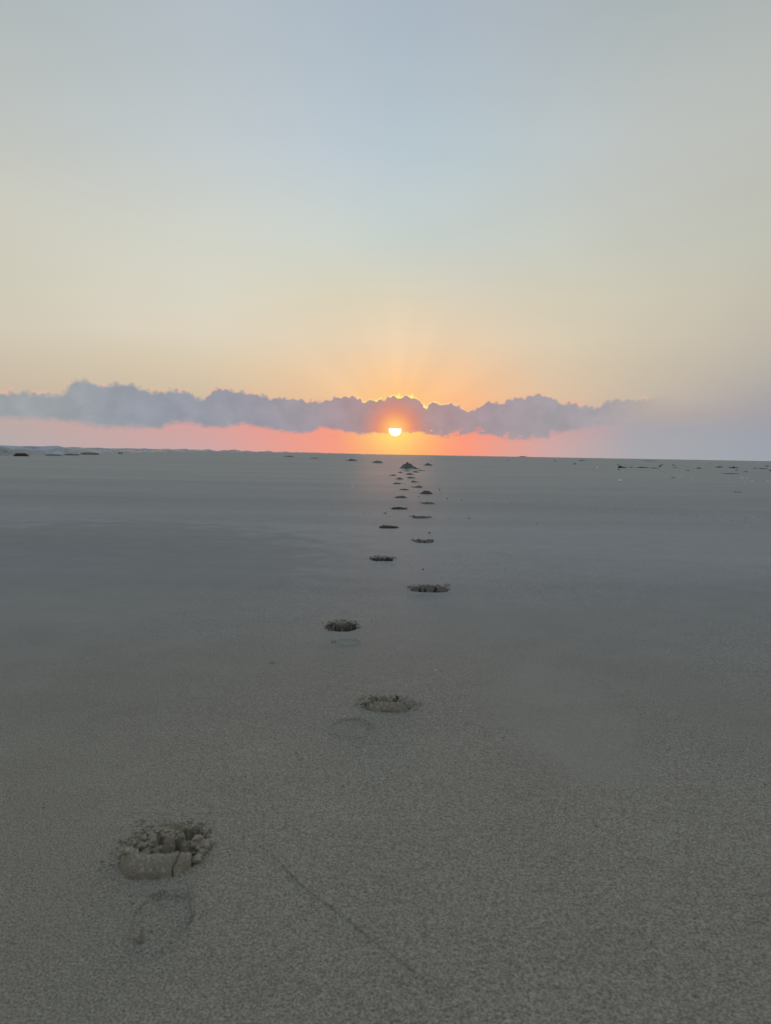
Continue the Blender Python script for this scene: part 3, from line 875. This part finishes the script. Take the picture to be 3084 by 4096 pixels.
# ------------------------------------------------------------------ the sea, with surf breaking parallel to the shore
ss_ = np.concatenate([np.arange(0, 70, 0.55), np.geomspace(70, 3500, 60)])
ysea = [-60.0]
while ysea[-1] < 3500: ysea.append(ysea[-1] + 0.5 + abs(ysea[-1]) * 0.012)
ysea = np.array(ysea)
Sg, Yg = np.meshgrid(ss_, ysea)
Xg = SHORE - 1.0 - Sg
Zg = np.full_like(Sg, -0.28) + 0.10 * fbm(Sg * .3, Yg * .12, 4, 4)
for s0, amp, wd, sd_ in ((13, 1.25, 2.2, 1), (27, 1.3, 2.6, 5), (44, 1.2, 3.0, 9)):
    cen = s0 + 3.0 * fbm(Yg * .03, Yg * 0, sd_, 3)
    am = amp * (0.72 + 0.62 * fbm(Yg * .06, Yg * 0, sd_ + 20, 3)) + 0.40 * fbm(Yg * .45, Sg * .3, sd_ + 30, 4)
    dd = (Sg - cen) / wd
    Zg += am * np.where(dd > 0, np.exp(-dd ** 2 * 0.5), np.exp(-dd ** 2 * 3))
fo = np.exp(-((Sg - 6) / 3.0) ** 2) * 0.15; Zg += fo * (1 + fbm(Yg * .3, Sg, 77, 3))
V = np.stack([Xg, Yg, Zg], -1).reshape(-1, 3)
sea = mesh_obj('sea', V, grid_faces(len(ss_), len(ysea))[:, ::-1], M['sea'])
tag(sea, 'grey-blue sea with pale breaking surf along the left of the beach', 'sea', kind='structure')


# ------------------------------------------------------------------ heaps, debris, shells, pebbles, tracks
def lump_mesh(w, l, hgt, seed, peak=0.0, rough=0.5, nx=44, ny=18, pw=1.4):
    """a rough heap sitting on z = 0, centred, reaching 3 mm into the sand"""
    a = np.linspace(0, 2 * np.pi, nx, endpoint=False); r = np.linspace(0, 1, ny)
    A, Rr = np.meshgrid(a, r)
    out = 1 + fbm(np.cos(A) * 2.1 + 5, np.sin(A) * 2.1 + 5, seed, 3) * 0.7
    x = Rr * np.cos(A) * w / 2 * out; y = Rr * np.sin(A) * l / 2 * out
    xx = np.clip(np.abs(Rr * np.cos(A) - peak * (1 - Rr)), 0, 1)
    z = hgt * (1 - Rr ** pw) * (0.75 + rough * 2.0 * fbm(x / w * 7 + 3, y / w * 7 + 3, seed + 4, 4)) - 0.004 * Rr
    z += hgt * (0.25 if pw < 4 else 0) * np.exp(-((x / w - peak * .5) / .16) ** 2) * (1 - Rr)
    V = np.stack([x, y, z], -1).reshape(-1, 3)
    i = (np.arange(nx)[None, :] + np.arange(ny - 1)[:, None] * nx)
    j = ((np.arange(nx) + 1) % nx)[None, :] + np.arange(ny - 1)[:, None] * nx
    Fq = np.stack([i, i + nx, j + nx, j], -1).reshape(-1, 4)
    return V, Fq


def put_lump(name, px, py, wpx, hpx, mat, seed, label, cat, group=None, peak=0.0, rough=.5, lk=.6, pos=None, pw=1.4, hmin=.004):
    x, y = pos if pos else ground_at(px, py)
    d = depth_of(x, y)
    w = wpx * d / F; hh = max(hpx * d / F, hmin)
    V, Fq = lump_mesh(w, w * lk, hh, seed, peak, rough, pw=pw)
    o = mesh_obj(name, V, Fq, mat)
    o.location = (x, y, float(h0(x, y)))
    return tag(o, label, cat, group)


for i, (px, py, wp, hp, lab) in enumerate(HEAPS):
    put_lump('sand_heap', px, py, wp, hp, M['shaded'], 100 + i * 3, lab, 'sand heap', 'heaps of kicked-up sand near the horizon',
             peak=[.05, .15, -.4, .45, 0, .2][i], rough=[1.2, .6, .6, .6, .4, .4][i], lk=1.6 if i == 0 else .9, pw=2.4)


def strand(bm_v, bm_f, p0, p1, r0, r1, sag, seed, n=9, m=6):
    """a bent, tapering tube added to vertex and face lists"""
    rn = random.Random(seed); off = len(bm_v)
    p0 = Vector(p0); p1 = Vector(p1); ax = (p1 - p0).normalized()
    s1 = ax.cross(Vector((0, 0, 1))).normalized() if abs(ax.z) < .95 else Vector((1, 0, 0)); s2 = ax.cross(s1)
    k1, k2 = rn.uniform(-1, 1), rn.uniform(-1, 1)
    for i in range(n):
        t = i / (n - 1)
        c = p0.lerp(p1, t) + s1 * sag * math.sin(t * 3.1) * k1 + s2 * sag * math.sin(t * 6.0) * k2 * .5
        r = (r0 + (r1 - r0) * t) * rn.uniform(.85, 1.15)
        for j in range(m):
            a = 2 * math.pi * j / m
            bm_v.append(tuple(c + s1 * r * math.cos(a) + s2 * r * math.sin(a)))
    for i in range(n - 1):
        for j in range(m):
            a = off + i * m + j; b_ = off + i * m + (j + 1) % m
            bm_f.append((a, b_, b_ + m, a + m))
    for e in (0, n - 1):
        c0 = len(bm_v); cc = Vector((0, 0, 0))
        for j in range(m): cc += Vector(bm_v[off + e * m + j])
        bm_v.append(tuple(cc / m))
        for j in range(0, m, 2):
            q4 = (off + e * m + j, off + e * m + (j + 1) % m, off + e * m + (j + 2) % m, c0)
            bm_f.append(q4 if e else q4[::-1])


def weed_clump(px, py, wpx, hpx, seed, label, pos=None, group='dried seaweed along the wrack line', lk=.5, flat=False):
    """tangled strands over a matted body"""
    x, y = pos if pos else ground_at(px, py)
    d = math.hypot(x, y); w = wpx * d / F; hh = max(hpx * d / F, .012)
    V, Fq = lump_mesh(w * .9, w * lk, hh * .8, seed, random.Random(seed).uniform(-.4, .4), 0.25 if flat else .9, nx=28, ny=9, pw=5 if flat else 1.8)
    vv = [tuple(a) for a in V]; ff = [tuple(int(c) for c in a) for a in Fq]
    rn = random.Random(seed)
    for i in range(0 if flat else (14 if w > .15 else 7)):
        cx = rn.uniform(-.42, .42) * w; cy = rn.uniform(-.2, .2) * w * lk * 2
        L = rn.uniform(.12, .35) * w; a = rn.gauss(0, .5)
        z = rn.uniform(.1, .75) * hh * (1 - (2 * cx / w) ** 2)
        strand(vv, ff, (cx, cy, z), (cx + L * math.cos(a) * rn.choice((-1, 1)), cy + L * math.sin(a), max(.003, z + rn.uniform(-.4, .5) * hh)),
               hh * .10, hh * .04, L * .15, seed * 31 + i, 6, 4)
    o = mesh_obj('seaweed_clump', vv, ff, M['grey_weed'] if flat and seed > 470 else M['weed'])
    o.location = (x, y, float(h0(x, y)) - .001)
    o.rotation_euler.z = rn.uniform(-.15, .15)
    return tag(o, label, 'seaweed', group)


def Z3(a, b):     # coordinates read in the enlarged wrack-line view
    return 2350 + a / 2.268, 1800 + b / 2.268


for i, (a, b, wp, hp, lab) in enumerate([
    (296, 163, 22, 11, 'rounded brown seaweed clump at the left end of the wrack line'),
    (336, 164, 20, 4, 'low dark tail of weed right of the rounded clump'),
    (287, 180, 14, 3, 'small flat weed scrap just below the rounded clump'),
    (392, 158, 16, 3, 'short dark weed strip between the rounded clump and the long strip'),
    (500, 162, 60, 4, 'long thin strip of dark seaweed lying across the wrack line'),
    (610, 166, 40, 3, 'thin weed strip continuing the long strip to the right'),
    (1010, 168, 17, 5, 'dark seaweed knot in the middle of the wrack line'),
    (912, 188, 16, 3, 'small dark weed scrap below and left of the middle knot'),
    (1190, 158, 26, 5, 'ragged dark seaweed tuft right of the middle knot'),
    (1322, 164, 28, 6, 'widest ragged seaweed tuft on the right of the wrack line'),
    (1299, 217, 54, 4, 'long flat black mat of seaweed nearest the viewer'),
    (1435, 198, 16, 3, 'small weed scrap right of the long black mat'),
    (1353, 186, 10, 3, 'tiny weed scrap above the long black mat'),
    (1520, 167, 22, 3, 'thin weed strip towards the right edge of the beach'),
    (1600, 172, 40, 3, 'long faint weed line at the right edge of the beach'),
    (775, 251, 15, 3, 'lone dark weed scrap below the standing driftwood stub'),
    (780, 139, 13, 3, 'small weed scrap right of the standing driftwood stub, farther out'),
    (800, 160, 22, 2, 'faint weed strip between the stub and the middle knot'),
    (1660, 190, 8, 6, 'upright weed knot at the very right edge'),
    (1630, 149, 16, 4, 'pale brown weed knot near the horizon at the right edge'),
    (278, 134, 12, 3, 'small weed scrap above the rounded clump'),
    (350, 146, 16, 2, 'faint weed scrap above the tail of the rounded clump'),
    (1118, 126, 14, 1.5, 'faint far weed scrap near the horizon above the middle knot'),
    (560, 100, 60, 1.5, 'faint thin line of weed near the horizon above the long strip'),
]):
    weed_clump(*Z3(a, b), wp, hp, 400 + i, lab, lk=.45 if wp < 40 else .22)
for i, (px, py, wp, hp, lab) in enumerate([
    (2032, 1842, 9, 3, 'tiny weed scrap near the horizon right of the sun, nearest the trail'),
    (2220, 1845, 14, 3, 'small weed streak near the horizon, left of the wrack line'),
    (2298, 1857, 14, 4, 'small weed knot left of the wrack line and nearer the viewer'),
    (2090, 1826, 40, 3, 'long low dark weed line right on the sand horizon'),
    (2328, 1843, 26, 3, 'thin weed streak close to the horizon above the lone knot')]):
    weed_clump(px, py, wp, hp, 450 + i, lab, lk=.3)
# blurred dark heaps where the beach drops to the surf, far left
for i, (az_, yy, wp, hp, lab) in enumerate([
    (-27.1, 26.5, 58, 16, 'squat black weed heap at the surf edge on the far left'),
    (-25.0, 28.5, 62, 8, 'low grey-green weed heap right of the squat black one'),
    (-23.8, 30.5, 60, 9, 'middle grey weed heap at the surf edge'),
    (-22.6, 32.5, 70, 12, 'tallest grey weed heap, right end of the row at the surf edge'),
    (-20.4, 36.5, 26, 8, 'lone low weed heap right of the row at the surf edge')]):
    weed_clump(0, 0, wp, hp, 470 + i, lab, pos=(yy * math.tan(math.radians(az_)), yy), group='weed heaps at the surf edge', lk=.6, flat=True)

# driftwood: a stub standing at a slant and a thin twig
x, y = ground_at(*Z3(668, 152)); vv, ff = [], []
strand(vv, ff, (-.09, 0, .01), (.05, .01, .085), .020, .013, .01, 5, 9, 8)
strand(vv, ff, (.01, .005, .06), (.08, .0, .10), .012, .005, .006, 6, 6, 6)
strand(vv, ff, (-.07, 0, .01), (.03, .03, .008), .012, .006, .006, 7, 6, 6)
o = mesh_obj('driftwood', vv, ff, M['wood']); o.location = (x, y, float(h0(x, y)))
tag(o, 'forked driftwood stub standing at a slant on the wrack line', 'driftwood')
x, y = ground_at(*Z3(1370, 386)); vv, ff = [], []
strand(vv, ff, (-.055, 0, .007), (.06, .01, .004), .004, .002, .004, 8, 9, 6)
strand(vv, ff, (-.055, 0, .006), (-.05, .005, .014), .006, .004, .0, 9, 4, 6)
o = mesh_obj('twig', vv, ff, M['wood']); o.location = (x, y, float(h0(x, y)))
tag(o, 'thin straight twig with a thicker left end on bare sand', 'twig')


def shell(px, py, wpx, label, seed):
    """a ribbed scallop half lying hollow side down"""
    x, y = ground_at(px, py); d = math.hypot(x, y); w = wpx * 1.35 * d / F
    na, nr = 40, 10; vv = []; ff = []
    for i in range(nr):
        r = i / (nr - 1)
        for j in range(na):
            a = 2 * math.pi * j / na
            rib = 1 + .05 * math.cos(a * 14) * r
            fan = (1 - .25 * (math.sin(a) < -.3) * abs(math.sin(a)))
            vv.append((r * w / 2 * math.cos(a) * rib * fan, r * w / 2 * .9 * math.sin(a) * rib * fan, w * .55 * math.cos(r * 1.5) ** .8 * (1 + .04 * math.cos(a * 14)) - .002))
    for i in range(nr - 1):
        for j in range(na):
            ff.append((i * na + j, (i + 1) * na + j, (i + 1) * na + (j + 1) % na, i * na + (j + 1) % na))
    o = mesh_obj('shell', vv, ff, M['shell']); o.location = (x, y, float(h0(x, y))); o.rotation_euler.z = seed * 1.3
    tag(o, label, 'shell', 'white shells scattered on the sand')


for i, (px, py, wp, lab) in enumerate([
    (2479.5, 1925, 12, 'largest white shell, alone below the rounded seaweed clump'),
    (2391, 1872, 8, 'pale shell left of the rounded seaweed clump'),
    (2721, 1909, 6, 'small white shell right of the lone weed scrap'),
    (2771, 1917, 5, 'tiny white shell between the weed scrap and the black mat'),
    (2967, 1912, 7, 'flat white shell under the long black seaweed mat'),
    (2988, 1914, 5, 'tiny white shell just right of the flat one under the mat'),
    (3010, 1926, 7, 'white shell below the right end of the black mat'),
    (3071, 1927, 7, 'white shell nearest the right edge of the beach'),
    (1742, 2681, 9, 'small white shell chip between the two nearest right-hand footprints'),
    (1409, 1950, 9, 'pale shell chip left of the trail, far out'),
    (2663, 1904, 4, 'tiny pale shell left of the lone weed scrap')]):
    shell(px, py, wp, lab, i)

for i, (px, py, wp, hp, lab) in enumerate([
    (1717, 2133, 14, 6, 'dark pebble between the three-lobed footprint and the square-lobed one'),
    (1692, 2279, 16, 5, 'dark pebble above the footprint with wedge-shaped cracks'),
    (1759, 1961, 7, 5, 'dark pebble right of the tall dark footprint'),
    (1675, 1987, 7, 3, 'small pebble just below and left of the tall dark footprint'),
    (1789, 1995, 10, 3, 'flat pebble right of the trail beside the tall dark footprint'),
    (1846, 2000, 9, 2.5, 'flat pebble farther right at the start of the scratch line'),
    (1795, 2076, 6, 3, 'small pebble right of the square-lobed footprint'),
    (1876, 2075, 22, 2.5, 'long thin scrap right of the square-lobed footprint'),
    (1541, 2054, 22, 6, 'scattered sand clod left of the solid black footprint'),
    (1453, 2055, 10, 3, 'leftmost of the small clods left of the trail'),
    (1479, 2055, 10, 3, 'second small clod left of the trail'),
    (1560, 2064, 8, 3, 'small clod under the scattered sand clod'),
    (1618, 1934.5, 6, 1.5, 'tiny speck between two far footprints'),
    (1551, 1980, 6, 1.8, 'tiny speck left of the far footprint with a pale nib'),
    (1775, 2244, 4, 2, 'tiny pebble right of the black toe pit'),
    (1936, 2251, 4, 3, 'tiny lone pebble well right of the black toe pit'),
    (1488, 2486, 9, 4, 'small dark pebble right of the third footprint'),
    (1290, 2494, 10, 6, 'dark clod at the left tip of the third footprint'),
    (1090, 2652, 42, 10, 'smooth brown lump alone on the smooth sand at left'),
    (1372, 2613, 12, 5, 'small lump of sand under the thin heel arc'),
    (2036, 3432, 10, 8, 'ochre crumb on the coarse sand at lower right'),
    (3060, 3140, 12, 7, 'dark pebble near the right edge on the sand'),
    (3015, 3206, 14, 6, 'brown pebble just below the one near the right edge'),
    (2811, 3300, 9, 8, 'dark crumb left of the brown pebble'),
    (565, 3755, 52, 34, 'tan clod on the near rim of the closest heel mark'),
    (1040, 3388, 18, 12, 'dark clod at the upper end of the long groove'),
    (2305, 2636, 9, 5, 'dark crumb above the smooth oval of sand'),
    (1605, 3905, 8, 6, 'brown crumb beside the long groove near the bottom'),
    (485, 3318, 14, 10, 'small clod at the upper left of the nearest footprint'),
    (684, 3277, 13, 8, 'ochre clod above the nearest footprint'),
    (545, 3290, 10, 8, 'pale crumb between the small clod and the ochre clod')]):
    c_ = 'clod' if ('clod' in lab or 'crumb' in lab or 'lump' in lab) else ('speck' if 'speck' in lab else 'pebble')
    put_lump({'clod': 'sand_clod', 'speck': 'pebble', 'pebble': 'pebble'}[c_], px, py, wp, hp, M['turned'] if c_ == 'clod' else M['stone'], 600 + i, lab, c_,
             peak=.1, rough=.5, lk=.8, pw=2.2, hmin=.001)

# small animal track crossing the sand on the right: short scuffs, each a thin pit with a raised edge
trk = [Z3(a, b) for a, b in [(5, 536), (35, 528), (83, 526), (190, 532), (250, 538), (372, 559), (440, 552), (540, 573), (585, 571), (715, 578), (768, 583),
       (860, 584), (992, 599), (972, 612), (1135, 624), (1207, 605), (1437, 620), (1430, 656), (1548, 605), (1310, 642), (1620, 590), (1658, 628)]]
trk += [(2000 + a / 1.536, 1500 + b / 1.536) for a, b in [(72, 792), (162, 799), (210, 797), (300, 806), (330, 731), (256, 731), (470, 810), (38, 901), (228, 910), (272, 910)]]
trk += [(1440 * 0 + 1793, 1993), (1000 + 1196 / 1.514, 1450 + 826 / 1.514), (1000 + 1285 / 1.514, 1450 + 831 / 1.514), (1000 + 1475 / 1.514, 1450 + 848 / 1.514), (1000 + 1585 / 1.514, 1450 + 855 / 1.514)]
for i, (px, py) in enumerate(trk[:]):
    if abs(px - 1793) < 1: continue
    rn = random.Random(900 + i)
    put_lump('track_mark', px, py + 1, rn.uniform(7, 17), rn.uniform(1.5, 3.2), M['stone'] if rn.random() < .0 else M['turned'], 900 + i,
             'small dark scuff in the line of animal tracks across the sand right of the trail', 'track mark', 'scuffs of an animal track', peak=rn.uniform(-.3, .3), rough=.6, lk=.5)


# ------------------------------------------------------------------ lines drawn in the sand
def groove(pts, width, depth, label, name='groove'):
    P = [Vector((*ground_at(*a), 0)) for a in pts]
    # Catmull-Rom through the points
    dense = []
    Q = [P[0] * 2 - P[1]] + P + [P[-1] * 2 - P[-2]]
    for i in range(1, len(Q) - 2):
        L = (Q[i + 1] - Q[i]).length; n = max(4, int(L / .003))
        for j in range(n):
            t = j / n
            dense.append(.5 * ((2 * Q[i]) + (Q[i + 1] - Q[i - 1]) * t + (2 * Q[i - 1] - 5 * Q[i] + 4 * Q[i + 1] - Q[i + 2]) * t * t + (-Q[i - 1] + 3 * Q[i] - 3 * Q[i + 1] + Q[i + 2]) * t ** 3))
    vv, ff = [], []
    prof = [(-1, -.25), (-.55, .9), (-.25, .1), (0, -.1), (.25, .15), (.6, 1.0), (1, -.25)]
    n = len(dense); m_ = len(prof)
    for i, c in enumerate(dense):
        tdir = (dense[min(i + 1, n - 1)] - dense[max(i - 1, 0)]).normalized(); s = Vector((tdir.y, -tdir.x, 0))
        f = min(1, i / 12, (n - 1 - i) / 25) * (0.75 + 1.1 * float(fbm(np.array([i * .09]), np.array([0.]), 3, 3)[0]))
        jit = float(fbm(np.array([i * .14]), np.array([9.]), 8, 3)[0]) * width * .7
        for a, hgt in prof:
            q3 = c + s * (a * width + jit)
            vv.append((q3.x, q3.y, float(h0(q3.x, q3.y)) + hgt * depth * max(f, 0) - .0002))
    for i in range(n - 1):
        for j in range(m_ - 1):
            a = i * m_ + j
            ff.append((a, a + m_, a + m_ + 1, a + 1))
    o = mesh_obj(name, vv, ff, M['sand'])
    return tag(o, label, name.replace('_', ' '))


groove([(1042, 3374), (1110, 3440), (1200, 3535), (1290, 3605), (1400, 3690), (1500, 3770), (1610, 3850), (1740, 3950), (1900, 4060)], .0016, .0012,
       'long thin groove slanting from the dark clod down to the lower right', 'groove')
groove([(1165, 2985), (1200, 3030), (1240, 3080)], .0016, .0012, 'short thin groove beside the smooth sand, above the long one', 'groove')
groove([(1480, 2098), (1500, 2100), (1516, 2105)], .004, .003, 'scuff line trailing left from a middle footprint', 'scuff_line')
